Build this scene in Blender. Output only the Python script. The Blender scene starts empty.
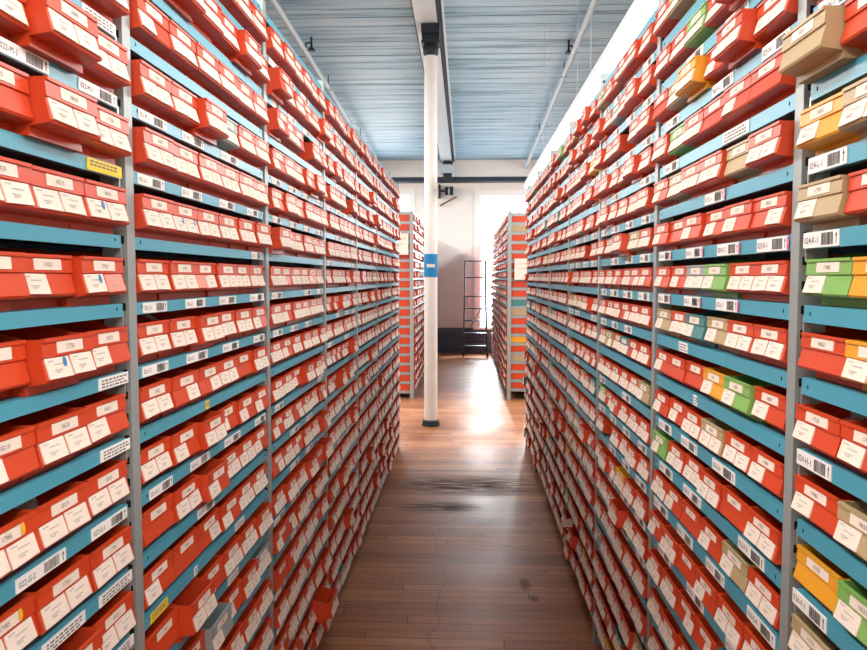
import bpy, bmesh, math, random
from mathutils import Vector, Matrix
R = random.Random(7)
PI = math.pi
SC = bpy.context.scene
COL = SC.collection

# ------------------------------------------------------------------ camera, world, light, exposure
CAMH = 1.52
cam_d = bpy.data.cameras.new('camera'); cam = bpy.data.objects.new('camera', cam_d); COL.objects.link(cam)
cam.location = (0, 0, CAMH)
PITCH, YAW, FPX = 0.0632, 0.0447, 753.0
cam.rotation_euler = (PI/2 - PITCH, 0, YAW)
cam_d.sensor_fit = 'HORIZONTAL'; cam_d.sensor_width = 36.0; cam_d.lens = 36.0*FPX/867.0
cam_d.clip_start = 0.02; cam_d.clip_end = 200
SC.camera = cam

SC.view_settings.view_transform = 'Standard'; SC.view_settings.look = 'None'
SC.view_settings.gamma = 1.0; SC.view_settings.use_curve_mapping = False
SC.view_settings.exposure = 0.0
SC.cycles.use_denoising = True
SC.cycles.max_bounces = 8
SC.cycles.sample_clamp_indirect = 6.0

wd = bpy.data.worlds.new('world'); SC.world = wd; wd.use_nodes = True
bg = wd.node_tree.nodes['Background']; bg.inputs[0].default_value = (0.82, 0.93, 1.0, 1); bg.inputs[1].default_value = 5.0

def area(name, loc, rot, sx, sy, power, color):
    d = bpy.data.lights.new(name, 'AREA'); d.shape = 'RECTANGLE'; d.size = sx; d.size_y = sy
    d.energy = power; d.color = color
    o = bpy.data.objects.new(name, d); COL.objects.link(o); o.location = loc; o.rotation_euler = rot
    return o
# unseen fill lights added: over the aisle, behind the camera, beyond both racks
area('aisle_fill_light', (0.0, 0.8, 3.8), (0, 0, 0), 0.4, 5.0, 20, (1.0, 0.95, 0.88))  # added overhead fill, kept out of frame
area('rear_fill_light', (0.4, -1.5, 2.5), (math.radians(58), 0, math.radians(24)), 0.8, 1.2, 26, (1.0, 0.96, 0.9))  # added fill from behind, aimed at the left rack
for sx in (-1, 1):
    area('side_fill_light', (sx*1.42, 0.9, 3.35), (0, sx*math.radians(38), 0), 0.35, 4.8, 125, (1.0, 0.95, 0.88))  # added fill for the rack faces, out of frame above the racks
    area('far_fill_light', (sx*2.2, 9.2, 3.2), (0, sx*math.radians(30), 0), 0.35, 10.0, 290, (1.0, 0.96, 0.92))  # added fill for end wall and column, hidden behind the racks
# daylight at the big end window
wl = area('window_daylight', (1.1, 16.0, 1.8), (-math.radians(60), 0, math.radians(-8)), 2.0, 2.0, 330, (0.95, 0.98, 1.0)); wl.data.spread = math.radians(95)
area('window_daylight_small', (-1.8, 15.75, 2.4), (-math.radians(60), 0, 0), 1.3, 1.6, 60, (0.95, 0.98, 1.0))

# ------------------------------------------------------------------ materials
def srgb(r, g, b):
    f = lambda c: (c/255/12.92) if c/255 <= .04045 else ((c/255+.055)/1.055)**2.4
    return (f(r), f(g), f(b), 1)
def mat(name, col, rough=.5, metal=0, spec=.5, noise=None, emit=None, bump=None):
    m = bpy.data.materials.new(name); m.use_nodes = True
    nt = m.node_tree; b = nt.nodes['Principled BSDF']
    b.inputs['Base Color'].default_value = col; b.inputs['Roughness'].default_value = rough
    b.inputs['Metallic'].default_value = metal; b.inputs['Specular IOR Level'].default_value = spec
    if noise:
        sc, amt = noise
        tc = nt.nodes.new('ShaderNodeTexCoord'); n = nt.nodes.new('ShaderNodeTexNoise')
        n.inputs['Scale'].default_value = sc; n.inputs['Detail'].default_value = 4
        nt.links.new(tc.outputs['Object'], n.inputs['Vector'])
        mx = nt.nodes.new('ShaderNodeMix'); mx.data_type = 'RGBA'
        mx.inputs['A'].default_value = tuple(max(0, c*(1-amt)) for c in col[:3])+(1,)
        mx.inputs['B'].default_value = tuple(min(1, c*(1+amt)) for c in col[:3])+(1,)
        nt.links.new(n.outputs['Fac'], mx.inputs['Factor']); nt.links.new(mx.outputs['Result'], b.inputs['Base Color'])
    if emit:
        b.inputs['Emission Color'].default_value = emit[0]; b.inputs['Emission Strength'].default_value = emit[1]
    return m
M = {}
M['red'] = mat('red_plastic', srgb(208, 68, 30), .4, noise=(9, .12))
M['yellow'] = mat('yellow_plastic', srgb(232, 160, 40), .42, noise=(9, .1))
M['green'] = mat('green_plastic', srgb(128, 178, 92), .42, noise=(9, .1))
M['beige'] = mat('beige_plastic', srgb(182, 158, 118), .45, noise=(9, .1))
M['grey'] = mat('grey_plastic', srgb(150, 160, 160), .45, noise=(9, .1))
M['teal'] = mat('teal_plastic', srgb(70, 130, 132), .45, noise=(9, .1))
M['paper'] = mat('white_paper', srgb(236, 220, 206), .75)
M['label_white'] = mat('label_white', srgb(246, 242, 238), .6)
M['pink_paper'] = mat('pink_paper', srgb(236, 150, 135), .75)
M['pale_ink'] = mat('pale_ink', srgb(188, 178, 174), .8)
M['ink'] = mat('grey_ink', srgb(120, 115, 115), .8)
M['black'] = mat('black_ink', srgb(40, 40, 44), .8)
M['blue_dot'] = mat('blue_sticker', srgb(35, 130, 185), .6)
M['yellow_dot'] = mat('yellow_sticker', srgb(240, 180, 40), .6)
M['yellow_label'] = mat('yellow_label', srgb(235, 205, 50), .6)
M['pink_flag'] = mat('pink_flag', srgb(245, 110, 160), .6)
M['shelf'] = mat('blue_shelf_paint', srgb(76, 160, 184), .38, noise=(5, .06))
M['deck'] = mat('shelf_deck', srgb(80, 140, 160), .5)
M['post'] = mat('galvanised_post', srgb(158, 166, 166), .45, metal=.25, noise=(14, .1))
M['hole'] = mat('dark_hole', srgb(18, 18, 20), .9)
M['clip'] = mat('steel_clip', srgb(190, 192, 190), .35, metal=.6)
M['panel'] = mat('light_block_sheet', srgb(60, 66, 72), .7)  # for the added light-blocking sheets of the bays
M['white_metal'] = mat('white_metal', srgb(235, 238, 240), .4)
M['pipe'] = mat('painted_pipe', srgb(175, 195, 205), .4)
M['dark_metal'] = mat('dark_metal', srgb(36, 42, 50), .5, metal=.3)
M['ladder'] = mat('ladder_steel', srgb(70, 84, 96), .42, metal=.4)
M['rubber'] = mat('black_rubber', srgb(20, 20, 22), .7)
M['column'] = mat('column_paint', srgb(232, 226, 220), .55, noise=(7, .06))
M['beam'] = mat('beam_paint', srgb(215, 230, 238), .5, noise=(3, .1))
M['beam_dark'] = mat('dark_beam', srgb(30, 44, 60), .55)
M['wall'] = mat('wall_paint', srgb(242, 236, 230), .8, noise=(1.2, .03))
M['wains'] = mat('wainscot_paint', srgb(72, 86, 100), .55, noise=(4, .2))
M['frame'] = mat('window_frame', srgb(245, 244, 242), .5)
M['sign'] = mat('blue_sign', srgb(20, 130, 190), .4)
M['bag'] = mat('clear_bag', srgb(205, 205, 208), .2, noise=(30, .25))
M['tan'] = mat('tan_paper', srgb(205, 160, 105), .7)
M['brown'] = mat('brown_wood', srgb(110, 80, 60), .6)
M['tube'] = mat('lamp_tube', srgb(255, 255, 255), .4, emit=((1, .98, .95, 1), 7))

def nodes_of(m): return m.node_tree.nodes, m.node_tree.links
def ramp(nt, stops, inp, mode='LINEAR'):
    r = nt.nodes.new('ShaderNodeValToRGB'); r.color_ramp.interpolation = mode
    e = r.color_ramp.elements
    while len(e) < len(stops): e.new(.5)
    for k, (p, c) in enumerate(stops): e[k].position = p; e[k].color = c
    nt.links.new(inp, r.inputs[0]); return r
def math_n(nt, op, a, b=None, c=None):
    n = nt.nodes.new('ShaderNodeMath'); n.operation = op
    for k, v in enumerate((a, b, c)):
        if v is None: continue
        if isinstance(v, (int, float)): n.inputs[k].default_value = v
        else: nt.links.new(v, n.inputs[k])
    return n.outputs[0]
def mixc(nt, fac, a, b, mode='MIX'):
    n = nt.nodes.new('ShaderNodeMix'); n.data_type = 'RGBA'; n.blend_type = mode
    for key, v in (('Factor', fac), ('A', a), ('B', b)):
        if isinstance(v, (int, float)): n.inputs[key].default_value = v
        elif isinstance(v, tuple): n.inputs[key].default_value = v
        else: nt.links.new(v, n.inputs[key])
    return n.outputs['Result']

def floor_mat():
    m = mat('wood_floor', srgb(150, 92, 55), .3); nt = m.node_tree; b = nt.nodes['Principled BSDF']
    tc = nt.nodes.new('ShaderNodeTexCoord')
    br = nt.nodes.new('ShaderNodeTexBrick')
    s0 = nt.nodes.new('ShaderNodeSeparateXYZ'); nt.links.new(tc.outputs['Object'], s0.inputs[0])
    wn = nt.nodes.new('ShaderNodeTexWhiteNoise'); wn.noise_dimensions = '1D'; nt.links.new(math_n(nt, 'FLOOR', math_n(nt, 'DIVIDE', s0.outputs['Y'], .07)), wn.inputs['W'])
    cb = nt.nodes.new('ShaderNodeCombineXYZ'); nt.links.new(math_n(nt, 'MULTIPLY_ADD', wn.outputs['Value'], 1.6, math_n(nt, 'ADD', s0.outputs['X'], 40)), cb.inputs[0]); nt.links.new(s0.outputs['Y'], cb.inputs[1])
    nt.links.new(cb.outputs[0], br.inputs['Vector'])
    br.inputs['Color1'].default_value = (0, 0, 0, 1); br.inputs['Color2'].default_value = (1, 1, 1, 1); br.inputs['Mortar'].default_value = (.5, .5, .5, 1)
    br.inputs['Scale'].default_value = 1; br.inputs['Brick Width'].default_value = 1.6; br.inputs['Row Height'].default_value = .07
    br.inputs['Mortar Size'].default_value = .0022; br.inputs['Mortar Smooth'].default_value = .3; br.offset = 0
    mp = nt.nodes.new('ShaderNodeMapping'); mp.inputs['Scale'].default_value = (2.2, 26, 1)
    nt.links.new(tc.outputs['Object'], mp.inputs['Vector'])
    gr = nt.nodes.new('ShaderNodeTexNoise'); gr.inputs['Scale'].default_value = 2.2; gr.inputs['Detail'].default_value = 6
    nt.links.new(mp.outputs[0], gr.inputs['Vector'])
    bl = nt.nodes.new('ShaderNodeTexNoise'); bl.inputs['Scale'].default_value = 1.1; bl.inputs['Detail'].default_value = 5
    nt.links.new(tc.outputs['Object'], bl.inputs['Vector'])
    c1 = ramp(nt, [(0, srgb(176, 112, 76)), (.5, srgb(202, 134, 90)), (1, srgb(224, 156, 108))], br.outputs['Color']).outputs[0]
    g2 = ramp(nt, [(.3, (.55, .55, .55, 1)), (.65, (1, 1, 1, 1))], gr.outputs['Fac']).outputs[0]
    c2 = mixc(nt, .55, c1, g2, 'MULTIPLY')
    w2 = ramp(nt, [(.35, srgb(165, 150, 140)), (.7, (1, 1, 1, 1))], bl.outputs['Fac']).outputs[0]
    c3 = mixc(nt, .6, c2, w2, 'MULTIPLY')
    c4 = mixc(nt, br.outputs['Fac'], c3, srgb(40, 26, 20))
    # scuffed dark streaks where trolleys cross, around 5 m down the aisle, and small spots
    sp = nt.nodes.new('ShaderNodeSeparateXYZ'); nt.links.new(tc.outputs['Object'], sp.inputs[0])
    def band(y0, wy, x0, wx):
        dy = math_n(nt, 'DIVIDE', math_n(nt, 'SUBTRACT', sp.outputs['Y'], y0), wy)
        dx = math_n(nt, 'DIVIDE', math_n(nt, 'SUBTRACT', sp.outputs['X'], x0), wx)
        q = math_n(nt, 'ADD', math_n(nt, 'MULTIPLY', dy, dy), math_n(nt, 'MULTIPLY', dx, dx))
        return math_n(nt, 'MAXIMUM', math_n(nt, 'SUBTRACT', 1.0, q), 0.0)
    mk = nt.nodes.new('ShaderNodeMapping'); mk.inputs['Scale'].default_value = (1.6, 22, 1); nt.links.new(tc.outputs['Object'], mk.inputs['Vector'])
    sn = nt.nodes.new('ShaderNodeTexNoise'); sn.inputs['Scale'].default_value = 2.5; sn.inputs['Detail'].default_value = 7; nt.links.new(mk.outputs[0], sn.inputs['Vector'])
    s1 = math_n(nt, 'ADD', band(5.42, .3, -.02, .7), band(4.9, .14, -.2, .32))
    s1 = math_n(nt, 'MULTIPLY', math_n(nt, 'MINIMUM', s1, 1.0), ramp(nt, [(.40, (0, 0, 0, 1)), (.54, (1, 1, 1, 1))], sn.outputs['Fac']).outputs[0])
    sp2 = math_n(nt, 'ADD', band(3.66, .1, .29, .035), band(3.5, .05, .32, .03))
    s1 = math_n(nt, 'ADD', s1, math_n(nt, 'MULTIPLY', sp2, .6))
    wv = nt.nodes.new('ShaderNodeTexVoronoi'); wv.feature = 'DISTANCE_TO_EDGE'; wv.inputs['Scale'].default_value = .9
    dn = nt.nodes.new('ShaderNodeTexNoise'); dn.inputs['Scale'].default_value = 1.5; nt.links.new(tc.outputs['Object'], dn.inputs['Vector'])
    nt.links.new(mixc(nt, .25, tc.outputs['Object'], dn.outputs['Color']), wv.inputs['Vector'])
    sc = ramp(nt, [(.0, (1, 1, 1, 1)), (.006, (0, 0, 0, 1))], wv.outputs['Distance']).outputs[0]
    c4 = mixc(nt, math_n(nt, 'MULTIPLY', math_n(nt, 'MULTIPLY', sc, bl.outputs['Fac']), .7), c4, srgb(60, 36, 26))
    c5 = mixc(nt, math_n(nt, 'MULTIPLY', math_n(nt, 'MINIMUM', s1, 1.0), .9), c4, srgb(30, 22, 20))
    nt.links.new(c5, b.inputs['Base Color']); smask = math_n(nt, 'MINIMUM', s1, 1.0)
    rr = ramp(nt, [(.3, (.3, .3, .3, 1)), (.7, (.5, .5, .5, 1))], bl.outputs['Fac']).outputs[0]
    nt.links.new(math_n(nt, 'ADD', rr, math_n(nt, 'MULTIPLY', smask, .4)), b.inputs['Roughness'])
    nt.links.new(math_n(nt, 'SUBTRACT', .5, math_n(nt, 'MULTIPLY', smask, .45)), b.inputs['Specular IOR Level'])
    bp = nt.nodes.new('ShaderNodeBump'); bp.inputs['Strength'].default_value = .25; bp.inputs['Distance'].default_value = .004
    hh = math_n(nt, 'SUBTRACT', math_n(nt, 'MULTIPLY', gr.outputs['Fac'], .4), br.outputs['Fac'])
    nt.links.new(hh, bp.inputs['Height']); nt.links.new(bp.outputs[0], b.inputs['Normal'])
    return m
M['floor'] = floor_mat()
def ceil_mat():
    m = mat('ceiling_boards', srgb(196, 216, 228), .5); nt = m.node_tree; b = nt.nodes['Principled BSDF']
    tc = nt.nodes.new('ShaderNodeTexCoord')
    mp = nt.nodes.new('ShaderNodeMapping'); mp.inputs['Scale'].default_value = (.5, 7, 1); nt.links.new(tc.outputs['Object'], mp.inputs['Vector'])
    n = nt.nodes.new('ShaderNodeTexNoise'); n.inputs['Scale'].default_value = 1.6; n.inputs['Detail'].default_value = 7; nt.links.new(mp.outputs[0], n.inputs['Vector'])
    c = ramp(nt, [(.3, srgb(96, 132, 156)), (.44, srgb(148, 194, 220)), (.7, srgb(190, 222, 240))], n.outputs['Fac']).outputs[0]
    nt.links.new(c, b.inputs['Base Color'])
    return m
M['ceil'] = ceil_mat()
M['glass'] = bpy.data.materials.new('window_glass'); M['glass'].use_nodes = True
_nt = M['glass'].node_tree; _nt.nodes.remove(_nt.nodes['Principled BSDF'])
_t = _nt.nodes.new('ShaderNodeBsdfTransparent'); _g = _nt.nodes.new('ShaderNodeBsdfGlossy'); _g.inputs['Roughness'].default_value = .02
_x = _nt.nodes.new('ShaderNodeMixShader'); _x.inputs[0].default_value = .06
_nt.links.new(_t.outputs[0], _x.inputs[1]); _nt.links.new(_g.outputs[0], _x.inputs[2]); _nt.links.new(_x.outputs[0], _nt.nodes['Material Output'].inputs[0])

# ------------------------------------------------------------------ mesh collecting helpers
class MB:
    def __init__(s): s.v = []; s.f = []; s.m = []; s.mats = []; s.sm = []
    def mi(s, k):
        if k not in s.mats: s.mats.append(k)
        return s.mats.index(k)
    def poly(s, pts, k, smooth=False):
        b = len(s.v); s.v += [tuple(p) for p in pts]; s.f.append(tuple(range(b, b+len(pts)))); s.m.append(s.mi(k)); s.sm.append(smooth)
    def add(s, vs, fs, k, smooth=False):
        b = len(s.v); s.v += [tuple(p) for p in vs]; i = s.mi(k)
        for f in fs: s.f.append(tuple(b+q for q in f)); s.m.append(i); s.sm.append(smooth)
    def box(s, x0, x1, y0, y1, z0, z1, k):
        s.add([(x0,y0,z0),(x1,y0,z0),(x1,y1,z0),(x0,y1,z0),(x0,y0,z1),(x1,y0,z1),(x1,y1,z1),(x0,y1,z1)],
              [(3,2,1,0),(4,5,6,7),(0,1,5,4),(1,2,6,5),(2,3,7,6),(3,0,4,7)], k)
    def prism_x(s, prof, x0, x1, k):      # profile of (y, z) points, counter-clockwise seen from +x
        n = len(prof); vs = [(x0, y, z) for y, z in prof] + [(x1, y, z) for y, z in prof]
        fs = [(q, q+n, (q+1) % n + n, (q+1) % n)[::-1] for q in range(n)] + [tuple(range(n))[::-1], tuple(range(n, 2*n))]
        s.add(vs, fs, k)
    def tube(s, a, b, r, k, n=10, r2=None, smooth=True):
        a = Vector(a); b = Vector(b); d = (b-a).normalized(); u = d.orthogonal().normalized(); w = d.cross(u); r2 = r if r2 is None else r2
        vs = []
        for p, rr in ((a, r), (b, r2)):
            for q in range(n):
                t = 2*PI*q/n; vs.append(p + (u*math.cos(t)+w*math.sin(t))*rr)
        s.add(vs, [(q, (q+1) % n, (q+1) % n+n, q+n) for q in range(n)], k, smooth)
        s.add(vs, [tuple(range(n))[::-1], tuple(range(n, 2*n))], k)
    def lathe(s, prof, k, c=(0, 0), n=24, smooth=True):
        vs = []
        for r, z in prof:
            for q in range(n):
                t = 2*PI*q/n; vs.append((c[0]+r*math.cos(t), c[1]+r*math.sin(t), z))
        fs = []
        for i in range(len(prof)-1):
            for q in range(n): fs.append((i*n+q, i*n+(q+1) % n, (i+1)*n+(q+1) % n, (i+1)*n+q))
        s.add(vs, fs, k, smooth)
        s.add(vs, [tuple(range(n))[::-1], tuple(range((len(prof)-1)*n, len(prof)*n))], k)
    def mesh(s, name):
        me = bpy.data.meshes.new(name); me.from_pydata(s.v, [], s.f); 
        for k in s.mats: me.materials.append(M[k])
        me.polygons.foreach_set('material_index', s.m); me.polygons.foreach_set('use_smooth', s.sm)
        me.update(); return me
def link(name, me, parent=None, loc=None):
    o = bpy.data.objects.new(name, me); COL.objects.link(o)
    if parent is not None: o.parent = parent
    if loc is not None: o.location = loc
    return o
def tag(o, label, cat, group=None):
    o['label'] = label; o['category'] = cat
    if group: o['group'] = group
    return o
def thing(name, label, cat, loc=(0, 0, 0), rz=0, group=None):
    o = link(name, None); o.location = loc; o.rotation_euler = (0, 0, rz); o.empty_display_size = .05
    return tag(o, label, cat, group)
def struct(name, mb, label=None):
    o = link(name, mb.mesh(name)); o['kind'] = 'structure'
    if label: o['label'] = label
    return o
_txt = {}
def text_tris(s, size):
    """flat lettering as (verts, faces) in x, z, starting at the origin"""
    if (s, size) in _txt: return _txt[(s, size)]
    cu = bpy.data.curves.new('t', 'FONT'); cu.body = s; cu.size = size; cu.resolution_u = 2
    o = bpy.data.objects.new('t', cu); me = o.to_mesh()
    vs = [(v.co.x, v.co.y) for v in me.vertices]; fs = [tuple(p.vertices) for p in me.polygons]
    o.to_mesh_clear(); bpy.data.objects.remove(o); bpy.data.curves.remove(cu)
    _txt[(s, size)] = (vs, fs); return vs, fs

# ------------------------------------------------------------------ the setting
FARY = 15.1
def ceil_z(y): return 3.79 + .04*(14.95 - y)
mb = MB(); mb.box(-4.6, 4.6, -3.2, FARY, -.12, 0, 'floor'); struct('floor', mb)
mb = MB(); y = -3.2; q = 0
while y < FARY:
    w = .225; gap = .03 if q % 5 == 2 else .017
    z0 = ceil_z(y); z1 = ceil_z(y+w-gap)
    mb.add([(-4.6,y,z0),(4.6,y,z0),(4.6,y+w-gap,z1),(-4.6,y+w-gap,z1),(-4.6,y,z0+.02),(4.6,y,z0+.02),(4.6,y+w-gap,z1+.02),(-4.6,y+w-gap,z1+.02)],
           [(3,2,1,0),(4,5,6,7),(0,1,5,4),(1,2,6,5),(2,3,7,6),(3,0,4,7)], 'ceil')
    y += w; q += 1
mb.add([(-4.6,-3.2,ceil_z(-3.2)+.02),(4.6,-3.2,ceil_z(-3.2)+.02),(4.6,FARY+.3,ceil_z(FARY+.3)+.02),(-4.6,FARY+.3,ceil_z(FARY+.3)+.02),
        (-4.6,-3.2,ceil_z(-3.2)+.06),(4.6,-3.2,ceil_z(-3.2)+.06),(4.6,FARY+.3,ceil_z(FARY+.3)+.06),(-4.6,FARY+.3,ceil_z(FARY+.3)+.06)],
        [(3,2,1,0),(4,5,6,7),(0,1,5,4),(1,2,6,5),(2,3,7,6),(3,0,4,7)], 'beam_dark')
struct('ceiling', mb)
# end wall with two window openings
W1 = (.26, 1.75, .53, 3.13); W2 = (-2.45, -1.16, 1.6, 3.16)
mb = MB()
def wall_with_holes(mb, x0, x1, z0, z1, holes, y0, y1, k):
    xs = sorted({x0, x1, *[h[0] for h in holes], *[h[1] for h in holes]}); zs = sorted({z0, z1, *[h[2] for h in holes], *[h[3] for h in holes]})
    for a, b in zip(xs, xs[1:]):
        run = None
        for c, d in zip(zs, zs[1:]):
            if any(h[0] <= a and b <= h[1] and h[2] <= c and d <= h[3] for h in holes):
                if run: mb.box(a, b, y0, y1, run[0], run[1], k); run = None
            else: run = (run[0], d) if run else (c, d)
        if run: mb.box(a, b, y0, y1, run[0], run[1], k)
wall_with_holes(mb, -4.6, 4.6, 0, 3.85, [W1, W2], FARY, FARY+.32, 'wall'); struct('wall_back', mb)
mb = MB(); mb.box(-4.6, 4.6, -3.3, -3.2, 0, 4.6, 'wall'); struct('wall_front', mb)
for nm, x0, x1 in (('wall_left', -4.7, -4.6), ('wall_right', 4.6, 4.7)):
    mb = MB(); mb.box(x0, x1, -3.3, FARY+.3, 0, 4.6, 'wall')
    struct(nm, mb)
mb = MB()
for k in range(4): mb.box(-4.6, 4.6, FARY-.028, FARY, .005+k*.127, .128+k*.127, 'wains')
struct('baseboard_back', mb)
mb = MB(); mb.box(-4.6, 4.6, 14.8, FARY, 3.46, 3.80, 'wall'); struct('trim_1', mb)
mb = MB(); mb.box(-4.6, 4.6, 14.74, 14.98, 3.375, 3.46, 'beam_dark'); struct('trim_2', mb)
def window(n, W, bars):
    x0, x1, z0, z1 = W
    mb = MB()
    wall_with_holes(mb, x0-.12, x1+.12, z0-.02, z1+.12, [(x0, x1, z0, z1)], FARY-.03, FARY, 'frame')
    wall_with_holes(mb, x0, x1, z0, z1, [(x0+.05, x1-.05, z0+.05, z1-.05)], FARY+.2, FARY+.26, 'frame')
    for t in bars: mb.box(x0+t*(x1-x0)-.02, x0+t*(x1-x0)+.02, FARY+.205, FARY+.25, z0+.05, z1-.05, 'frame')
    mb.box(x0-.14, x1+.14, FARY-.06, FARY, z0-.05, z0-.02, 'frame')
    o = struct('window_%d' % n, mb)
    p = MB(); p.box(x0+.05, x1-.05, FARY+.225, FARY+.23, z0+.05, z1-.05, 'glass')
    link('pane', p.mesh('pane'), o)
window(1, W1, (.5,)); window(2, W2, (.5,))

# long beam under the ceiling, over the column
def sloped(mb, x0, x1, y0, y1, d0, d1, k):
    a, b = ceil_z(y0), ceil_z(y1)
    mb.add([(x0,y0,a-d1),(x1,y0,a-d1),(x1,y1,b-d1),(x0,y1,b-d1),(x0,y0,a-d0),(x1,y0,a-d0),(x1,y1,b-d0),(x0,y1,b-d0)],
           [(3,2,1,0),(4,5,6,7),(0,1,5,4),(1,2,6,5),(2,3,7,6),(3,0,4,7)], k)
mb = MB(); sloped(mb, -.53, -.515, -3.2, 14.8, 0, .05, 'beam_dark'); sloped(mb, -.515, -.305, -3.2, 14.8, 0, .07, 'beam'); sloped(mb, -.305, -.25, -3.2, 14.8, 0, .03, 'beam_dark'); sloped(mb, -.25, -.232, -3.2, 14.8, 0, .05, 'beam')
struct('trim_3', mb)

# cast column
CX, CY = -.37, 7.66
mb = MB(); mb.lathe([(.068, .06), (.067, 1.2), (.063, 3.70), (.062, 3.73)], 'column', (CX, CY), 28)
colo = struct('column', mb, 'slender white round column on a dark base, standing at the aisle end')
mb = MB(); mb.lathe([(.092, 0), (.092, .022), (.084, .03), (.088, .04), (.08, .056), (.07, .064)], 'dark_metal', (CX, CY), 28); link('column_base', mb.mesh('column_base'), colo)
mb = MB(); mb.lathe([(.064, 3.72), (.075, 3.74), (.08, 3.8), (.07, 3.83)], 'dark_metal', (CX, CY), 28)
mb.box(CX-.09, CX+.09, CY-.1, CY+.1, 3.83, 3.85, 'dark_metal'); mb.box(CX-.085, CX+.085, CY-.07, CY+.07, 3.85, 3.92, 'dark_metal'); mb.box(CX-.09, CX+.09, CY-.12, CY+.12, 3.92, ceil_z(CY+.12)-.072, 'dark_metal')
link('column_capital', mb.mesh('column_capital'), colo)

# ------------------------------------------------------------------ storage bins
BH, BD = .0775, .28
FRONT = [(0.0, .021), (.0075, .051), (.0045, .0525), (.0065, .0775)]    # card band, ledge, name band (depth, height)
def bin_geo(mb, w, k, X=lambda p: p, simple=False):
    t = .0028; h = w/2
    prof_out = [(.030, 0), (BD, 0), (BD, BH+.012), (.075, BH+.012), (.035, BH), (.0065, BH), (.0045, .0525), (.0075, .051), (0, .021), (.002, .0175), (.031, .0125)]
    def add(vs, fs):
        mb.add([X(v) for v in vs], fs, k)
    def prism(prof, x0, x1):
        n = len(prof); vs = [(x0, y, z) for y, z in prof] + [(x1, y, z) for y, z in prof]
        add(vs, [(q, (q+1) % n, (q+1) % n+n, q+n)[::1] for q in range(n)] + [tuple(range(n))[::-1], tuple(range(n, 2*n))])
    prism(prof_out, -h, -h+t); prism(prof_out, h-t, h)
    tf = .003
    # front shell, bottom, back between the side walls
    f_in = [(.0065+tf, BH), (.0075+tf+.001, .050), (.004+tf, .0215), (.036, .015), (BD-t, .003), (BD-t, BH)]
    front = [(.030, 0), (BD, 0), (BD, BH+.012), (BD-t, BH+.012), (BD-t, .004), (.036, .016), (.004+tf, .0225), (.0085+tf, .050), (.0065+tf, BH), (.0065, BH), (.0045, .0525), (.0075, .051), (0, .021), (.002, .0175), (.031, .0125)]
    n = len(front); a = -h+t; b = h-t
    vs = [(a, y, z) for y, z in front] + [(b, y, z) for y, z in front]
    add(vs, [(q, (q+1) % n, (q+1) % n+n, q+n) for q in range(n)])
    # rolled rim over the front edge
    add([(-h+.002,.0035,BH-.004),(h-.002,.0035,BH-.004),(h-.002,.0035,BH+.001),(-h+.002,.0035,BH+.001),(-h+.002,.0095,BH-.004),(h-.002,.0095,BH-.004),(h-.002,.0095,BH+.001),(-h+.002,.0095,BH+.001)],
        [(0,1,2,3),(3,2,6,7),(4,5,1,0),(1,5,6,2),(4,0,3,7)])
def face_pt(u, v, off):           # u across, v 0..1 up the card band, off = height above the panel
    y = .0075*v; z = .021+.030*v
    return (u, y-off, z+off*.2)
def name_pt(u, v, off): return (u, .0045+.002*v-off, .0525+.025*v)
def card_geo(mb, w, side, kind, X=lambda p: p, lines=True, tilt=0.0, ww=None):
    h = w/2; cw = (w-.013)/2
    u0 = -h+.006 if side == 0 else .0015; u1 = u0+cw-.003
    if ww: u1 = u0+ww
    pm = 'paper' if kind == 'w' else 'pink_paper'
    c = [(u0, .02-tilt), (u1, .02+tilt), (u1-.001, .97+tilt), (u0-.001, .97-tilt)]
    mb.poly([X(face_pt(u, v, .0016+.0012*(1-v))) for u, v in c], pm)
    mb.poly([X(face_pt(u, v, .0002)) for u, v in c][::-1], pm)
    for i in range(4):
        (a, b), (d, e) = c[i], c[(i+1) % 4]
        mb.poly([X(face_pt(a, b, .0002)), X(face_pt(d, e, .0002)), X(face_pt(d, e, .0016+.0012*(1-e))), X(face_pt(a, b, .0016+.0012*(1-b)))], pm)
    if lines:
        for (v, l0, l1) in ((.84, .08, .32), (.66, .3, .75), (.40, .25, .6), (.3, .3, .5)):
            a, b = u0+(u1-u0)*l0, u0+(u1-u0)*l1
            mb.poly([X(face_pt(p, q, .0022+.0012*(1-q))) for p, q in ((a, v-.03), (b, v-.03), (b, v+.03), (a, v+.03))], 'pale_ink')
def name_geo(mb, w, txt=None, X=lambda p: p):
    a, b = -w*.24, w*.26
    mb.poly([X(name_pt(u, v, .0012)) for u, v in ((a, .14), (b, .14), (b, .78), (a, .78))], 'paper')
    for (p, q) in (((a, .14), (b, .14)), ((b, .14), (b, .78)), ((b, .78), (a, .78)), ((a, .78), (a, .14))):
        mb.poly([X(name_pt(*p, 0)), X(name_pt(*q, 0)), X(name_pt(*q, .0012)), X(name_pt(*p, .0012))], 'paper')
    if txt:
        vs, fs = text_tris(txt, .0092); wd_ = max(v[0] for v in vs)
        mb.add([X(name_pt(v[0]-wd_/2, .33+v[1]/.025, .0016)) for v in vs], fs, 'ink')
    else:
        mb.poly([X(name_pt(u, v, .0015)) for u, v in ((-.014, .32), (.014, .32), (.014, .6), (-.014, .6))], 'ink')

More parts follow.
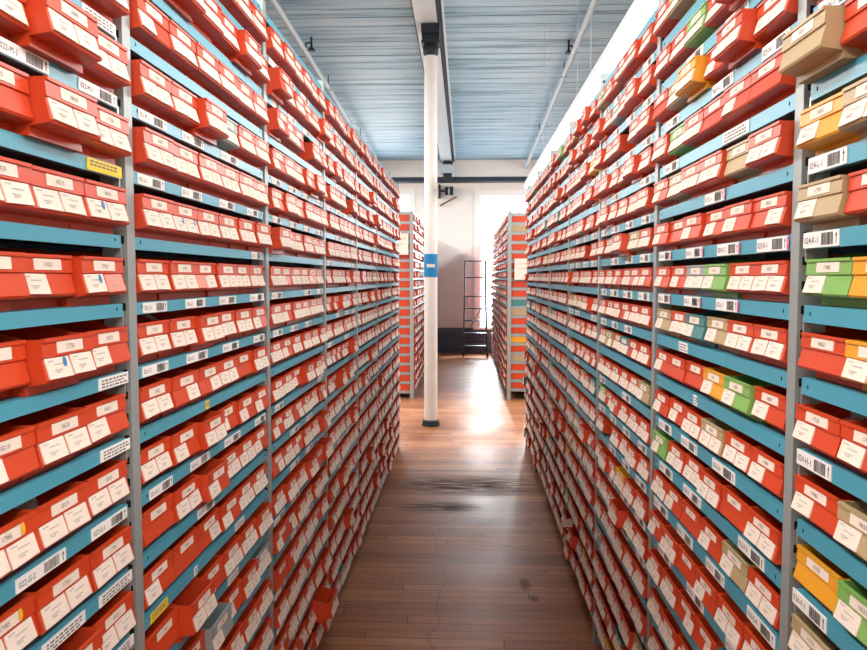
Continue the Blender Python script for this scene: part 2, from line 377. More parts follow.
CN = {'R': 'red', 'Y': 'yellow', 'G': 'green', 'B': 'beige', 'E': 'grey', 'T': 'teal'}
BEAMH, BAY = .022, .914
BH_OF = {'L': .022, 'R': .0265}; ZS = {'L': 1.0, 'R': .91}     # shelf edge height, bin height factor
PITCH_OF = {'L': .1177, 'R': .1142}       # shelf spacing of the two racks
RACK = {'L': dict(x=-.595, s=1, y0=1.312, z0=CAMH+.1677, bays=range(-1, 6)),
        'R': dict(x=.530, s=-1, y0=1.246, z0=CAMH+.158, bays=range(-1, 6))}
def shelf_top(sd, n): return RACK[sd]['z0'] - PITCH_OF[sd]*n + BH_OF[sd]
def bay_y(sd, k):
    r = RACK[sd]; a = r['y0']+k*BAY; b = a+BAY
    if sd == 'L' and k == 5: b = 6.56
    return a, b
# rows seen close up: for the bay before the first post they run from that post toward the camera; for the bay after it, away from the camera
NEAR = {
 ('L', -1): {-2: 'Rww Rww Rww', -1: 'Rww Rww> Rww', 0: 'Rww Rww> Roo', 1: 'Rdw Rww Rdw', 2: 'Rdp Rwo< Rdo', 3: 'Rwo Rdw> Roo', 4: 'Rwo Rww Rwo', 5: 'Rww Rww Rwwy', 6: 'Rww Rww Rwwy', 7: 'Rww Rww> Rww'},
 ('L', 0): {-4: 'Rww> Rww Rww> Rww Rww Rww', -3: 'Rww Rww> Rww> Rww Rww> Rww', -2: 'Rwo Rww Rww Rww Rww Rww', -1: 'Rww Rww Rww> Eww Rww Rww', 0: 'Rww Rww Rww Rww Rww Rww', 1: 'Rww Rdd Rww Rww Rww Rww>', 2: 'Rww Rww Rpw Rww Rww Rww', 3: 'Rww Rww Rww> Rww Rww Rwo',
             4: 'Rww Row Row Rww Roo Rww', 5: 'Rww Rwo Rww> Rwo Rwo Rwo', 6: 'Roo Rww Rwo> Rww Rww Rwo', 7: 'Rwo Roo Row Rwo Rww Rww', 8: 'Roo Rww> Rwo Rww Rww Rww', 9: 'Rwo Rwo Ewo> Rwo Rww Eww'},
 ('R', -1): {-2: 'Roo Rww', -1: 'Boo> Roo', 0: 'Ywo Bww', 1: 'Bwo Roo', 2: 'Gwo Yoo', 3: 'Roo Ywo', 4: 'Rwo Rwo', 5: 'Rwo Bwo', 6: 'Yoo Gwo', 7: 'Bwo Rww'},
 ('R', 0): {-4: 'Rww Rww Rww> Rww Bww Rww', -3: 'Rww Rww> Rww Gww Rww Rww', -2: 'Rww Rww> Rwo Yww> Bww Roo', -1: 'Roo Rwo Roo Rww Gww Rww', 0: 'Rww Boo Rww Rww Bww Rwo', 1: 'Row Rwo Rwo Rwo Roo Rwo', 2: 'Rww Rww Gwo Eww Rwo Rwo', 3: 'Rww Rww Bwo Two Rww Bwo',
             4: 'Rwo Gwo Ywo Roo Roo Rwo', 5: 'Rwo Rww Bww Rww Rwo Rwo', 6: 'Rww Roo Rww Rww Rww Gwo', 7: 'Rww Bwo Rwo Roo Rwo Rww', 8: 'Rww Rww Rwo Roo Rww Rwo'},
}
# colours of the others: mostly red, a few odd ones on the lamp-side rack
def rnd_code(sd, k):
    c = 'R'
    t = R.random()
    if sd == 'R' and t < .09: c = R.choice('BBGYET')
    elif sd == 'L' and t < .008: c = 'E'
    p = .93 if k >= 2 or sd == 'R' else .84
    a = 'w' if R.random() < p else 'o'; b = 'w' if R.random() < p else 'o'
    return c+a+b+('>' if R.random() < .08 else '')
TEXTS = ['17965', '17985', '18620', '18632', '18210', '17420', '18090', '17750', '18355', '17130']
bins = []     # dict per bin
for sd in 'LR':
    r = RACK[sd]
    for k in r['bays']:
        a, b = bay_y(sd, k); a2, b2 = a+.0240, b-.0300
        for n in range(-4, 15):
            cnt = 6 if (k <= 1 or R.random() < .6) else 7
            if sd == 'L' and k == 5: cnt = 4
            spec = NEAR.get((sd, k), {}).get(n)
            slot = (b2-a2)/cnt; w = min(slot-.003, .1425)
            for i in range(cnt):
                j = cnt-1-i if k == -1 else i          # order used by the close-up rows
                code = spec.split()[j] if (spec and j < len(spec.split())) else rnd_code(sd, k)
                if not (spec and j < len(spec.split())):
                    if R.random() < .01 and 0 < k < 4: continue   # an empty place
                yc = a2+slot*(i+.5)+R.uniform(-.0008, .0008)
                pull = R.uniform(-.004, .006) + (R.uniform(.012, .024) if '>' in code else 0) - (.012 if '<' in code else 0)
                if sd == 'R' and k == -1 and n == -1 and j == 0: pull = .03
                if sd == 'L' and k == 1 and n == 13 and i == 4: pull = .065
                if n < 0 and R.random() < .2 and not spec: pull += .01
                front = (.019 if n < 1 else .013 if n == 1 else .005 if n < 8 else .012)+pull                       # how far the card edge stands out before the posts
                x = r['x']+r['s']*front
                rz = PI/2 if sd == 'L' else -PI/2
                bins.append(dict(sd=sd, k=k, n=n, i=i, j=j, cnt=cnt, code=code, w=w, loc=(x, yc, shelf_top(sd, n)+.0004), rz=rz+R.uniform(-.002, .002), txt=R.choice(TEXTS)))
# how large each shows in the picture
cp, sp_, cy_, sy_ = math.cos(PITCH), math.sin(PITCH), math.cos(YAW), math.sin(YAW)
def project(p):
    X, Y, Z = p[0], p[1], p[2]-CAMH
    x = cy_*X + sy_*Y; y = -sy_*X + cy_*Y
    z = cp*Z + sp_*y; d = -sp_*Z + cp*y
    return (433.5+FPX*x/max(d, .02), 325-FPX*z/max(d, .02), d)
def clip_area(pts):
    for ax, lim, sg in ((0, 0, 1), (0, 867, -1), (1, 0, 1), (1, 650, -1)):
        out = []
        for a, b in zip(pts, pts[1:]+pts[:1]):
            fa, fb = sg*(a[ax]-lim), sg*(b[ax]-lim)
            if fa >= 0: out.append(a)
            if fa*fb < 0:
                t = fa/(fa-fb); out.append((a[0]+t*(b[0]-a[0]), a[1]+t*(b[1]-a[1])))
        pts = out
        if len(pts) < 3: return 0
    return abs(sum(a[0]*b[1]-b[0]*a[1] for a, b in zip(pts, pts[1:]+pts[:1])))/2
for q in bins:
    x, y, z = q['loc']; h = q['w']/2
    ps = [project(p) for p in ((x, y-h, z), (x, y+h, z), (x, y+h, z+BH*.95), (x, y-h, z+BH*.95))]
    q['area'] = 0 if min(p[2] for p in ps) < .05 else clip_area([(p[0], p[1]) for p in ps])
    q['px'] = ps
rank = sorted(bins, key=lambda q: -q['area'])
N_IND = 318
ind = [q for q in rank[:N_IND]]; ind_ids = {id(q) for q in ind}
rest = [q for q in bins if id(q) not in ind_ids]

# ------------------------------------------------------------------ shelving bays
ORD = ['first', 'second', 'third', 'fourth', 'fifth', 'sixth', 'seventh', 'eighth', 'ninth', 'tenth', 'eleventh', 'twelfth', 'thirteenth', 'fourteenth', 'fifteenth', 'sixteenth', 'seventeenth', 'eighteenth', 'nineteenth']
DEPTH = .305
# bay space: x along the run (far = +), y depth into the rack (0 = post front), z up
def bay_matrix(sd, k):
    r = RACK[sd]; a, b = bay_y(sd, k)
    return (r['x'], a, 0), (PI/2 if sd == 'L' else -PI/2)
def shelf_mesh(L, detail, end=False, BEAMH=.022, sd='L'):
    mb = MB(); a, b = (.021, L-.034) if sd == 'L' else (.034, L-.021)
    mb.box(a, b, .001, .013, 0, BEAMH, 'shelf'); mb.box(a, b, .013, DEPTH-.004, BEAMH-.004, BEAMH, 'deck'); mb.box(a, b, DEPTH-.014, DEPTH-.004, 0, BEAMH-.004, 'shelf')
    if end:
        x = a if sd == 'L' else b-.003
        mb.box(x, x+.003, .004, DEPTH-.004, -.013, BEAMH, 'post')
    if detail:
        for x in (a+.022, b-.022): mb.box(x-.0013, x+.0013, .0003, .0012, .011, .017, 'hole')
        x = b+.006 if sd == 'L' else a-.010
        mb.box(x, x+.004, .004, .016, -.018, .004, 'clip'); mb.box(min(x, b-.001) if sd == 'L' else x, x+.004 if sd == 'L' else a+.001, .004, .012, .004, .008, 'clip')
    return mb
def barcode_label(x0, x1, z0, z1, code, paper='paper', seed=0, flag=False, hand=False):
    rr = random.Random(seed); mb = MB(); mb.box(x0, x1, -.0006, .0012, z0, z1, paper)
    H = z1-z0; W_ = x1-x0; y = -.0009
    if hand:
        for i in range(3 if paper == 'label_white' else 2):
            zc = z1-H*(.25+.27*i); u = x0+W_*.08
            while u < x1-W_*.15:
                l = rr.uniform(.006, .014); mb.poly([(u, y, zc-H*.07), (u+l, y, zc-H*.07), (u+l, y, zc+H*.07), (u, y, zc+H*.07)], 'ink'); u += l+.003
        return mb
    vs, fs = text_tris(code, H*.6); wd_ = max(v[0] for v in vs); s = min(1, W_*.44/wd_)
    mb.add([(x0+W_*.04+v[0]*s, y, z0+H*.28+v[1]) for v in vs], fs, 'black')
    u = x0+W_*.53
    while u < x0+W_*.85:
        l = rr.uniform(.0006, .0018); mb.poly([(u, y, z0+H*.12), (u+l, y, z0+H*.12), (u+l, y, z0+H*.88), (u, y, z0+H*.88)], 'black'); u += l+rr.uniform(.0006, .0016)
    xa = x0+W_*.93; mb.poly([(xa-.0009, y, z0+H*.15), (xa+.0009, y, z0+H*.15), (xa+.0009, y, z0+H*.7), (xa-.0009, y, z0+H*.7)], 'black')
    mb.poly([(xa-.0028, y, z0+H*.62), (xa+.0028, y, z0+H*.62), (xa, y, z0+H*.9)], 'black')
    if flag: mb.poly([(x1-.002, y-.0003, z0+H*.1), (x1+.004, y-.0003, z0+H*.02), (x1+.008, y-.0003, z0+H*.5), (x1+.004, y-.0003, z0+H*.98), (x1-.002, y-.0003, z0+H*.9)], 'pink_flag')
    return mb
def post_mesh(zt, holes, sd):
    g = 1 if sd == 'L' else -1                                  # +: toward the far end in bay space
    mb = MB(); B = lambda a, b, y0, y1, z0, z1, k: mb.box(min(a*g, b*g), max(a*g, b*g), y0, y1, z0, z1, k)
    B(-.012, .019, 0, .0025, 0, zt, 'post')                     # flange facing the aisle
    B(-.012, -.0095, .0025, .045, 0, zt, 'post')                # web with punched slots
    if holes:
        z = .05
        while z < zt-.03:
            B(-.0123, -.012, .0055, .0135, z, z+.0135, 'hole')
            z += .0392
    return mb
def back_post_mesh(zt):
    mb = MB(); mb.box(-.019, .019, DEPTH-.0025, DEPTH, 0, zt, 'post'); mb.box(-.0015, .0015, DEPTH-.045, DEPTH-.0025, 0, zt, 'post'); return mb
RNAME = {'L': 'column-side rack', 'R': 'lamp-side rack'}
POSN = {-1: 'nearest', 0: 'second', 1: 'third', 2: 'fourth', 3: 'fifth', 4: 'sixth', 5: 'farthest'}
ZT = RACK['L']['z0'] + 5*.1177 + BEAMH + .03
_pm = {(h, g): post_mesh(ZT, h, g).mesh('post') for h in (True, False) for g in 'LR'}; _bp = back_post_mesh(ZT).mesh('back_post')
_sm = {}
def shelf_for(L, det, end=False, bh=.022, sd='L'):
    key = (round(L, 3), det, end, bh, sd)
    if key not in _sm: _sm[key] = shelf_mesh(L, det, end, bh, sd).mesh('shelf')
    return _sm[key]
# labels on the shelf edges: (bay) -> level -> list of (start, end along the view from the aisle 0..1, kind)
def labs(*a): return list(a)
LB = {('L', -1): {-2: labs((.84, .96, 'h')), -1: labs((.82, .955, 'b'), (.6, .73, 'b')), 0: labs((.84, .97, 'y')), 3: labs((.86, .975, 'h')), 4: labs((.86, .975, 'h')), 5: labs((.82, .955, 'b'), (.6, .735, 'b')), 6: labs((.84, .97, 'h'), (.66, .79, 'h')), 7: labs((.84, .97, 'h'))},
      ('L', 0): {-1: labs((.05, .19, 'b'), (.28, .42, 'b'), (.55, .7, 'b')), 0: labs((.04, .17, 'b'), (.27, .4, 'b'), (.53, .66, 'b'), (.78, .9, 'b')), 1: labs((.82, .93, 'b')), 2: labs((.05, .17, 'b'), (.28, .41, 'b'), (.52, .66, 'b'), (.8, .95, 'b')), 3: labs((.04, .17, 'b'), (.28, .42, 'b'), (.54, .68, 'b'), (.83, .95, 'b')),
                 4: labs((.4, .425, 'y')), 5: labs((.06, .18, 'b'), (.29, .42, 'b'), (.54, .68, 'b'), (.83, .95, 'b')), 6: labs((.33, .45, 'b')), 7: labs((.05, .14, 'y'), (.3, .32, 'h'), (.62, .7, 'h')), 8: labs((.55, .64, 'h'))},
      ('R', -1): {-2: labs((.06, .19, 'b')), 0: labs((.04, .17, 'b')), 1: labs((.03, .155, 'b')), 4: labs((.03, .155, 'b')), 6: labs((.03, .155, 'b'))},
      ('R', 0): {-3: labs((.3, .44, 'b'), (.6, .74, 'b')), -2: labs((.82, .95, 'b'), (.52, .66, 'b'), (.1, .24, 'b')), -1: labs((.6, .76, 'h'), (.1, .24, 'b')), 0: labs((.48, .62, 'f')), 1: labs((.82, .965, 'f'), (.58, .72, 'f'), (.33, .47, 'f'), (.05, .18, 'f')), 2: labs((.58, .72, 'f'), (.32, .46, 'f'), (.05, .18, 'f')), 3: labs((.28, .36, 'h')), 4: labs((.42, .45, 'h')),
                 5: labs((.08, .22, 'b'), (.32, .46, 'b'), (.58, .73, 'b')), 6: labs((.1, .24, 'b'), (.35, .5, 'b'), (.76, .9, 'b')), 7: labs((.04, .2, 'b'), (.3, .44, 'b'), (.55, .68, 'b'), (.82, .96, 'b')), 8: labs((.1, .24, 'b'), (.4, .54, 'b'), (.7, .84, 'b'))}}
LEVEL_LETTER = 'QPONMLKJIHGFEDCBAZYX'
def build_bay(sd, k, root_label, group, x, a, L, z0, near_post, det, labels, end=False):
    rz = PI/2 if sd == 'L' else -PI/2
    root = thing('shelving_bay', root_label, 'shelving', (x, a, 0), rz, group)
    sg = 1 if sd == 'L' else -1                     # which way local x runs
    def pt(u): return u*sg
    for n in range(-5, 15):
        s = link('shelf', shelf_for(L, det, end, BH_OF[sd], sd), root, (0 if sg > 0 else -L, 0, z0-PITCH_OF[sd]*n))
        lst = labels.get(n, ()) if labels is not None else ()
        for q, (u0, u1, kd) in enumerate(lst):
            code = '%s-%s-%d' % ('02%d' % (abs(k)+1 if sd == 'L' else abs(k)+3), LEVEL_LETTER[n+5], q+1)
            lm = barcode_label(u0*L, u1*L, .0015, BH_OF[sd]-.0012, code, 'yellow_label' if kd == 'y' else 'label_white', n*7+q, kd == 'f', kd in 'hy')
            lo = link('shelf_label', lm.mesh('shelf_label'), s)
            if kd == 'y': lo['label'] = 'yellow label'
            if kd == 'f': lo['label'] = 'white label with a pink end'
    for u in ([0] if near_post else [])+[L]:
        p = link('post', _pm[(det, sd)], root, (pt(u), 0, 0)); p2 = link('post', _bp, root, (pt(u), 0, 0))
    mb = MB(); mb.box(min(pt(.02), pt(L-.02)), max(pt(.02), pt(L-.02)), DEPTH+.0005, DEPTH+.003, .02, ZT-.03, 'panel')  # added sheet blocking light from behind, keeps the gaps dark
    link('back_light_block', mb.mesh('back_light_block'), root)
    if a < 9 and k == 5:
        mb = MB(); mb.box(min(pt(L+.002), pt(L+.005)), max(pt(L+.002), pt(L+.005)), .003, DEPTH-.003, .02, ZT-.03, 'panel'); link('end_light_block', mb.mesh('end_light_block'), root)  # added sheet blocking window glow through the gaps above the bins
    return root
_rl = random.Random(3)
for sd in 'LR':
    r = RACK[sd]
    for k in r['bays']:
        a, b = bay_y(sd, k)
        labels = LB.get((sd, k))
        if labels is None:
            labels = {}
            for n in range(-4, 14):
                if _rl.random() < .75: labels[n] = [(u+_rl.uniform(-.02, .02), u+.13, 'b') for u in (.06, .3, .55, .8) if _rl.random() < .75]
        build_bay(sd, k, '%s bay of blue shelves on the %s, filled with bins' % (POSN[k], 'rack by the white column' if sd == 'L' else 'rack under the strip lights'),
                  'bays of the '+RNAME[sd], r['x'], a, b-a, r['z0'], k == -1, k <= 1, labels if k <= 2 else {})

# ------------------------------------------------------------------ individual bins (the ones that show largest)
rows_seen = {}
for q in bins:
    x = [p[0] for p in q['px']]; y = [p[1] for p in q['px']]
    if q['area'] > 12: rows_seen.setdefault((q['sd'], q['k']), set()).add(q['n'])
_body, _name, _card = {}, {}, {}
def body_mesh(w, c):
    key = (round(w, 4), c)
    if key not in _body: mb = MB(); bin_geo(mb, w, CN[c]); _body[key] = mb.mesh('bin_body')
    return _body[key]
def name_mesh(w, t):
    key = (round(w, 4), t)
    if key not in _name: mb = MB(); name_geo(mb, w, t); _name[key] = mb.mesh('name_label')
    return _name[key]
def card_mesh(w, side, kind, var):
    key = (round(w, 4), side, kind, var)
    if key not in _card: mb = MB(); card_geo(mb, w, side, kind, tilt=(-.02, 0, .03)[var]); _card[key] = mb.mesh('card')
    return _card[key]
def dot_mesh(w, side, kind):
    mb = MB(); u0 = (-w/2+.006 if side == 0 else .0015); uc = u0+.046 if kind == 'blue_dot' else w*.25
    f = (lambda u, v: face_pt(u, v, .0031)) if kind == 'blue_dot' else (lambda u, v: name_pt(u, v, .002))
    vc, rv = (.72, .24) if kind == 'blue_dot' else (.5, .34)
    mb.poly([f(uc+.0048*math.cos(t*PI/8), vc+rv*math.sin(t*PI/8)) for t in range(16)], kind)
    return mb.mesh('sticker')
CARDW = {'ww': 'two-card', 'wo': 'one-card', 'ow': 'one-card', 'oo': 'cardless', 'dw': 'blue-dotted two-card', 'wd': 'blue-dotted two-card', 'dd': 'blue-dotted two-card', 'do': 'blue-dotted one-card', 'dp': 'blue-dotted white-and-pink-card', 'pw': 'pink-and-white-card', 'wp': 'white-and-pink-card', 'po': 'pink-card'}
CNAME = {'R': 'red', 'Y': 'yellow', 'G': 'green', 'B': 'beige', 'E': 'grey', 'T': 'teal'}
for q in ind:
    c, a, b = q['code'][0], q['code'][1], q['code'][2]
    rows = sorted(rows_seen[(q['sd'], q['k'])]); rown = ORD[rows.index(q['n'])] if q['n'] in rows else ORD[len(rows)-1]
    endw = 'far' if q['k'] == -1 else 'near'
    pos = ORD[q['cnt']-1-q['i'] if q['k'] == -1 else q['i']]
    extra = ' pulled-out' if '>' in q['code'] else (' yellow-dotted' if 'y' in q['code'] else '')
    lab = '%s%s %s bin, %s from %s post, %s row down, %s bay, %s' % (CARDW[a+b], extra, CNAME[c], pos, endw, rown, POSN[q['k']], RNAME[q['sd']])
    t = thing('storage_bin', lab, 'bin', q['loc'], q['rz'], 'bins on the '+RNAME[q['sd']])
    t.scale = (1, 1, ZS[q['sd']])
    link('bin_body', body_mesh(q['w'], c), t)
    link('name_label', name_mesh(q['w'], q['txt']), t)
    for side, kk in ((0, a), (1, b)):
        if kk == 'o': continue
        cd = link('card', card_mesh(q['w'], side, 'p' if kk == 'p' else 'w', R.randrange(3)), t)
        if kk == 'p': cd['label'] = 'pink card'
        if kk == 'd': link('sticker', dot_mesh(q['w'], side, 'blue_dot'), cd)['label'] = 'blue oval sticker'
    if 'y' in q['code']: link('sticker', dot_mesh(q['w'], 1, 'yellow_dot'), t)['label'] = 'yellow round sticker'

# ------------------------------------------------------------------ racks beyond the aisle's end
FAR = {'L': dict(x=-.668, y0=9.36, n=6), 'R': dict(x=.497, y0=9.33, n=6)}
for sd, r in FAR.items():
    for k in range(r['n']):
        build_bay(sd, 5+k, '%s bay of the %s rack beyond the aisle end, %s' % (['nearest', 'second', 'third', 'fourth', 'fifth', 'last'][k], 'low blue' if False else 'blue-shelved', 'behind the white column' if sd == 'L' else 'in front of the tall window'),
                  'bays of the far rack '+('by the column' if sd == 'L' else 'by the window'), r['x'], r['y0']+k*BAY, BAY, RACK[sd]['z0']+.035, k == 0, False, {}, k == 0)
        seq = 'RBRRRRRRRTBRRYRBRRR'
        for n in range(-4, 15):
            for i in range(6):
                code = rnd_code(sd, k)
                if k == 0 and i == 0: code = (seq[n+4] if sd == 'R' else 'R')+'ww'
                slot = (BAY-.054)/6
                rest.append(dict(code=code, w=.140, rz=PI/2 if sd == 'L' else -PI/2, loc=(r['x']+(1 if sd == 'L' else -1)*(.02+R.uniform(-.004, .01)+(.02 if '>' in code else 0)), r['y0']+k*BAY+.024+slot*(i+.5), RACK[sd]['z0']+.035-PITCH_OF[sd]*n+BH_OF[sd]+.0004)))
    # sloping brace on the end frame
    xx = r['x']-DEPTH if sd == 'L' else r['x']
sb = MB()
for q in rest:
    cz, sz = math.cos(q['rz']), math.sin(q['rz']); lx, ly, lz = q['loc']
    X = lambda p, cz=cz, sz=sz, lx=lx, ly=ly, lz=lz, zs=ZS['L' if q['rz'] > 0 else 'R']: (lx+cz*p[0]-sz*p[1], ly+sz*p[0]+cz*p[1], lz+p[2]*zs)
    bin_geo(sb, q['w'], CN[q['code'][0]], X)
    name_geo(sb, q['w'], None, X)
    for side, kk in ((0, q['code'][1]), (1, q['code'][2])):
        if kk in 'wp': card_geo(sb, q['w'], side, kk, X, lines=False)
so = link('storage_bins', sb.mesh('storage_bins')); so['kind'] = 'stuff'; tag(so, 'the many smaller red bins filling the distant and low shelves of all racks', 'bins')

# ------------------------------------------------------------------ things
# notices hanging on the end frames of the far racks
mb = MB(); mb.box(-.13, .13, -.003, 0, -.13, .13, 'paper'); mb.poly([(-.1, -.0035, .06), (.1, -.0035, .06), (.1, -.0035, .075), (-.1, -.0035, .068)], 'pale_ink'); mb.poly([(-.1, -.0035, 0), (.06, -.0035, 0), (.06, -.0035, .012), (-.1, -.0035, .008)], 'pale_ink')
me = mb.mesh('notice')
o = link('notice', me, None, (-.86, 9.335, 1.93)); tag(o, 'white paper notice on the end frame of the far rack behind the column', 'notice')
o = link('notice', me, None, (.71, 9.305, 1.62)); tag(o, 'white paper notice on the end frame of the far rack by the tall window', 'notice')

# blue sign round the column
mb = MB(); rr = .0695; n = 14
ang = [math.radians(-90-80+160*q/n) for q in range(n+1)]
for q in range(n):
    p0, p1 = ang[q], ang[q+1]
    for z0, z1, k, ro in ((1.525, 1.755, 'sign', rr), ):
        a0 = (CX+ro*math.cos(p0), CY+ro*math.sin(p0)); a1 = (CX+ro*math.cos(p1), CY+ro*math.sin(p1))
        b0 = (CX+(ro+.002)*math.cos(p0), CY+(ro+.002)*math.sin(p0)); b1 = (CX+(ro+.002)*math.cos(p1), CY+(ro+.002)*math.sin(p1))
        mb.poly([(*b0, z0), (*b1, z0), (*b1, z1), (*b0, z1)], k); mb.poly([(*a1, z0), (*a0, z0), (*a0, z1), (*a1, z1)], k)
        mb.poly([(*b0, z1), (*b1, z1), (*a1, z1), (*a0, z1)], k); mb.poly([(*a0, z0), (*a1, z0), (*b1, z0), (*b0, z0)], k)
sg = link('column_sign', mb.mesh('column_sign')); tag(sg, 'bright blue sign wrapped around the white column with a white tag', 'sign')
mb = MB()
for q in range(4, 10):
    p0, p1 = ang[q]+.06, ang[q+1]+.06; ro = rr+.0025
    mb.poly([(CX+ro*math.cos(p0), CY+ro*math.sin(p0), 1.62), (CX+ro*math.cos(p1), CY+ro*math.sin(p1), 1.62), (CX+ro*math.cos(p1), CY+ro*math.sin(p1), 1.655), (CX+ro*math.cos(p0), CY+ro*math.sin(p0), 1.655)], 'paper')
link('white_tag', mb.mesh('white_tag'), sg)['label'] = 'white tag'

# strip lights above the lamp-side rack
LX, LZ = .80, 2.72
def strip(y0, L, lab):
    t = thing('strip_light', lab, 'lamp', (LX, y0, LZ), 0, 'strip lights above the rack')
    mb = MB(); mb.prism_x([(0, 0), (0, 0)], 0, 0, 'white_metal') if False else None
    mb.box(-.035, .035, .005, L-.005, .03, .075, 'white_metal'); mb.box(-.038, .038, .01, L-.01, .024, .03, 'white_metal')
    link('housing', mb.mesh('housing'), t)
    for x in (-.022, .022):
        mb = MB(); mb.tube((x, .03, 0), (x, L-.03, 0), .016, 'tube', 10); link('tube', mb.mesh('tube'), t)
        mb = MB()
        for yy in (.01, L-.03): mb.box(x-.012, x+.012, yy, yy+.02, -.02, .026, 'white_metal')
        link('socket', mb.mesh('socket'), t)
    for yy in (.3, L-.3):
        mb = MB(); mb.tube((0, yy, .075), (0, yy, ceil_z(y0+yy)-LZ), .0018, 'pipe', 6); link('hanging_rod', mb.mesh('hanging_rod'), t)
for q in range(4): strip(.5+q*2.43, 2.42, ['strip light fixture nearest the camera, mostly out of view above the rack', 'glowing strip light second in the line above the lamp-side rack', 'glowing strip light third in the line above the lamp-side rack', 'glowing strip light at the far end of the line above the rack'][q])

# ceiling pipes with sprinkler heads
def pipe(x, d, lab, rod_ys, spr):
    t = thing('ceiling_pipe', lab, 'pipe', (0, 0, 0), 0)
    mb = MB(); mb.tube((x, -3, ceil_z(-3)-d), (x, 14.75, ceil_z(14.75)-d), .03, 'pipe', 12); link('pipe_run', mb.mesh('pipe_run'), t)
    for yy in rod_ys:
        mb = MB(); mb.tube((x, yy, ceil_z(yy)-d+.025), (x, yy, ceil_z(yy)-.001), .006, 'dark_metal', 6); mb.box(x-.035, x+.035, yy-.012, yy+.012, ceil_z(yy)-d-.034, ceil_z(yy)-d+.036, 'pipe')
        link('hanger', mb.mesh('hanger'), t)
    for sx, yy in spr:
        mb = MB(); z = ceil_z(yy)
        mb.tube((sx, yy, z-.11), (sx, yy, z), .012, 'dark_metal', 8); mb.tube((sx, yy, z-.14), (sx, yy, z-.11), .045, 'dark_metal', 12, .02)
        mb.tube((sx, yy, z-.06), (x, yy, z-.06), .009, 'dark_metal', 8); mb.tube((x, yy, z-.06), (x, yy, z-d), .009, 'dark_metal', 8)
        link('sprinkler_head', mb.mesh('sprinkler_head'), t)
pipe(-1.72, .16, 'thin pale pipe along the ceiling above the column-side rack', (3, 6.6, 9.4, 12.2), ((-1.66, 8.1),))
pipe(1.12, .16, 'thin pale pipe along the ceiling beside the strip lights', (3, 6.0, 9.0, 12.0), ((1.08, 8.3),))

# rolling ladder at the end wall
def ladder():
    t = thing('rolling_ladder', 'grey steel rolling ladder on casters standing before the end wall', 'ladder', (.155, 14.22, 0))
    hw = .205
    for s in (-1, 1):
        mb = MB(); mb.tube((s*(hw+.03), 0, .09), (s*hw, .52, 1.85), .014, 'ladder', 8) if False else None
        mb.tube((s*(hw+.02), 0, .1), (s*hw, .38, 1.17), .015, 'ladder', 8); link('side_rail', mb.mesh('side_rail'), t)
        mb = MB(); mb.tube((s*(hw+.02), .66, .1), (s*hw, .62, 1.17), .013, 'ladder', 8); link('rear_leg', mb.mesh('rear_leg'), t)
        mb = MB(); mb.tube((s*(hw+.02), .02, .12), (s*(hw-.005), .36, 1.17), .012, 'ladder', 8); mb.tube((s*(hw-.005), .36, 1.17), (s*(hw-.005), .38, 1.85), .013, 'ladder', 8); mb.tube((s*(hw-.005), .66, 1.17), (s*(hw-.005), .66, 1.85), .013, 'ladder', 8)
        mb.tube((s*(hw-.005), .38, 1.84), (s*(hw-.005), .66, 1.84), .013, 'ladder', 8); mb.tube((s*(hw-.005), .38, 1.52), (s*(hw-.005), .66, 1.52), .01, 'ladder', 8)
        link('handrail', mb.mesh('handrail'), t)
        for yy in (0.02, .66):
            mb = MB(); mb.tube((s*(hw+.02), yy, .09), (s*(hw+.02), yy, .13), .012, 'dark_metal', 8); mb.box(s*(hw+.02)-.018, s*(hw+.02)+.018, yy-.02, yy+.02, .05, .095, 'dark_metal')
            mb.tube((s*(hw+.02)-.014, yy+.015, .045), (s*(hw+.02)+.014, yy+.015, .045), .045, 'rubber', 14); link('caster', mb.mesh('caster'), t)
    for q, z in enumerate((.22, .46, .70, .93, 1.165)):
        y = .38*(z-.1)/1.07
        mb = MB(); d = .16 if q < 4 else .30
        mb.box(-hw, hw, y, y+d, z-.022, z, 'ladder'); link('step' if q < 4 else 'platform', mb.mesh('step'), t)
    for z in (1.84, 1.52): mb = MB(); mb.tube((-hw, .66, z), (hw, .66, z), .012, 'ladder', 8); link('guard_rail', mb.mesh('guard_rail'), t)
    mb = MB(); mb.tube((-hw, .655, .35), (hw, .635, 1.05), .008, 'ladder', 6); mb.tube((-hw, .66, .2), (hw, .66, .2), .01, 'ladder', 6); link('brace', mb.mesh('brace'), t)
ladder()

# cylinder fixture and bracket on the wall beside the column; junction box under the beam
t = thing('wall_fixture', 'small dark cylindrical fixture on an arm on the wall beside the column', 'fixture', (-.41, FARY, 0))
mb = MB(); mb.tube((-.03, -.20, 3.21), (.13, -.20, 3.21), .085, 'dark_metal', 18); mb.tube((.04, -.2, 3.21), (.06, -.2, 3.21), .088, 'pipe', 18); link('fixture_body', mb.mesh('fixture_body'), t)
mb = MB(); mb.box(-.16, -.12, -.22, 0, 3.08, 3.34, 'dark_metal'); mb.tube((-.13, -.2, 3.21), (-.02, -.2, 3.21), .02, 'dark_metal', 8); link('bracket', mb.mesh('bracket'), t)
mb = MB(); mb.tube((-.12, -.1, 2.94), (.2, -.1, 3.11), .016, 'brown', 8); mb.tube((-.12, -.1, 2.94), (-.12, 0, 2.94), .012, 'brown', 8); o = link('slanted_rod', mb.mesh('slanted_rod'), t); o['label'] = 'brown slanted rod'
t = thing('junction_box', 'grey junction box with conduit under the ceiling beam end', 'box', (-.38, 14.55, 0))
mb = MB(); mb.box(-.12, .1, -.1, .1, 3.5, 3.66, 'pipe'); link('box_body', mb.mesh('box_body'), t)
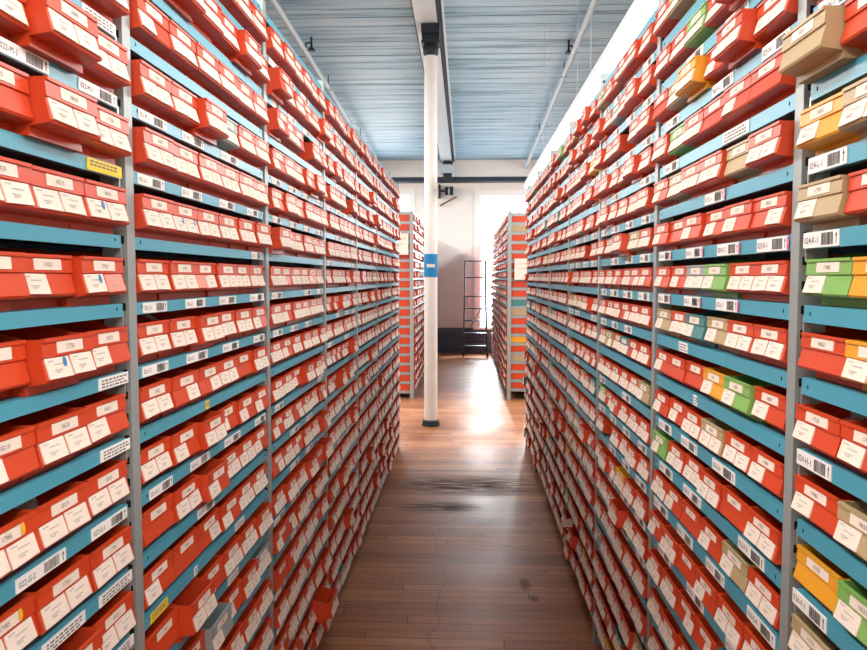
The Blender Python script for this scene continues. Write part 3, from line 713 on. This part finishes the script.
mb = MB(); mb.box(-.1, .1, -.06, .08, 3.66, 3.72, 'dark_metal'); mb.box(-.08, .08, -.06, .06, 3.40, 3.5, 'dark_metal'); mb.tube((-.14, 0, 3.5), (-.14, 0, 0.55), .03, 'column', 8) if False else None
mb.box(-.06, .06, -.05, .05, 3.72, ceil_z(14.55)-.05, 'dark_metal'); link('mounting_bracket', mb.mesh('mounting_bracket'), t)

# loose bags and papers lying in bins
def lump(name, loc, size, seed, k, label, cat, group=None):
    rr = random.Random(seed); bm = bmesh.new(); bmesh.ops.create_icosphere(bm, subdivisions=3, radius=1)
    ph = [(rr.uniform(2, 6), rr.uniform(2, 6), rr.uniform(2, 6), rr.uniform(0, 6)) for _ in range(6)]
    for v in bm.verts:
        d = 1+.12*sum(math.sin(a*v.co.x+b*v.co.y+c*v.co.z+e) for a, b, c, e in ph)+rr.uniform(-.08, .08)
        v.co = Vector((v.co.x*d*size[0], v.co.y*d*size[1], v.co.z*d*size[2]))
    me = bpy.data.meshes.new(name); bm.to_mesh(me); bm.free(); me.materials.append(M[k])
    o = link(name, me, None, loc); tag(o, label, cat, group); return o
def bin_at(sd, k, n, j): return next(q for q in bins if q['sd'] == sd and q['k'] == k and q['n'] == n and q['j'] == j)
def in_bin(sd, k, n, j, off=.09, dz=.055, du=0):
    q = bin_at(sd, k, n, j); s = RACK[sd]['s']; return (q['loc'][0]-s*off, q['loc'][1]+du, q['loc'][2]+dz)
lump('plastic_bag', in_bin('L', 0, 3, 1, .085, .056, 0), (.026, .036, .024), 1, 'bag', 'crumpled clear plastic bag in a red bin below eye level, second column-side bay', 'bag')
lump('plastic_bag', in_bin('L', -1, 5, 1, .08, .056, 0), (.026, .036, .024), 2, 'bag', 'crumpled clear bag poking from a red bin in the nearest column-side bay', 'bag')
lump('plastic_bag', in_bin('R', -1, 4, 0, .08, .05, 0), (.026, .036, .022), 3, 'bag', 'crumpled clear bag on top of red bin in the nearest lamp-side bay', 'bag')
lump('plastic_bag', in_bin('L', 0, 9, 5, .08, .056, 0), (.026, .036, .024), 4, 'bag', 'crumpled clear bag low on the second bay of the column-side rack', 'bag')
lump('paper_bag', in_bin('R', 0, 4, 0, .07, .057, 0), (.022, .032, .024), 9, 'tan', 'small tan paper bag in the red bin beside green bin, second lamp-side bay', 'bag')
# folded paper in the bin below the green one
q = bin_at('R', 0, 5, 0); mb = MB()
mb.add([(-.03,.05,.03),(.04,.05,.03),(.04,.052,.03),(-.03,.052,.03),(-.03,.06,.085),(.04,.06,.08),(.04,.062,.08),(-.03,.062,.085)], [(3,2,1,0),(4,5,6,7),(0,1,5,4),(1,2,6,5),(2,3,7,6),(3,0,4,7)], 'paper')
o = link('paper_sheet', mb.mesh('paper_sheet'), None, q['loc']); o.rotation_euler = (0, 0, q['rz']); tag(o, 'white paper sheet standing in the pulled-out red bin, nearest lamp-side post', 'paper')
# white tag sticking out of the low lamp-side shelves
mb = MB(); P = [(0, 0, 0), (-.05, -.02, .0), (-.062, -.022, -.012), (-.062, -.018, -.034), (-.05, -.015, -.042), (0, 0, -.03)]
mb.poly(P, 'paper'); mb.poly([(x, y+.001, z) for x, y, z in P][::-1], 'paper')
for i in range(6):
    a, b = P[i], P[(i+1) % 6]; mb.poly([a, (a[0], a[1]+.001, a[2]), (b[0], b[1]+.001, b[2]), b], 'paper')
o = link('paper_tag', mb.mesh('paper_tag'), None, (.535, 3.70, .325)); tag(o, 'white paper tag sticking out of a low shelf of the lamp-side rack', 'tag')
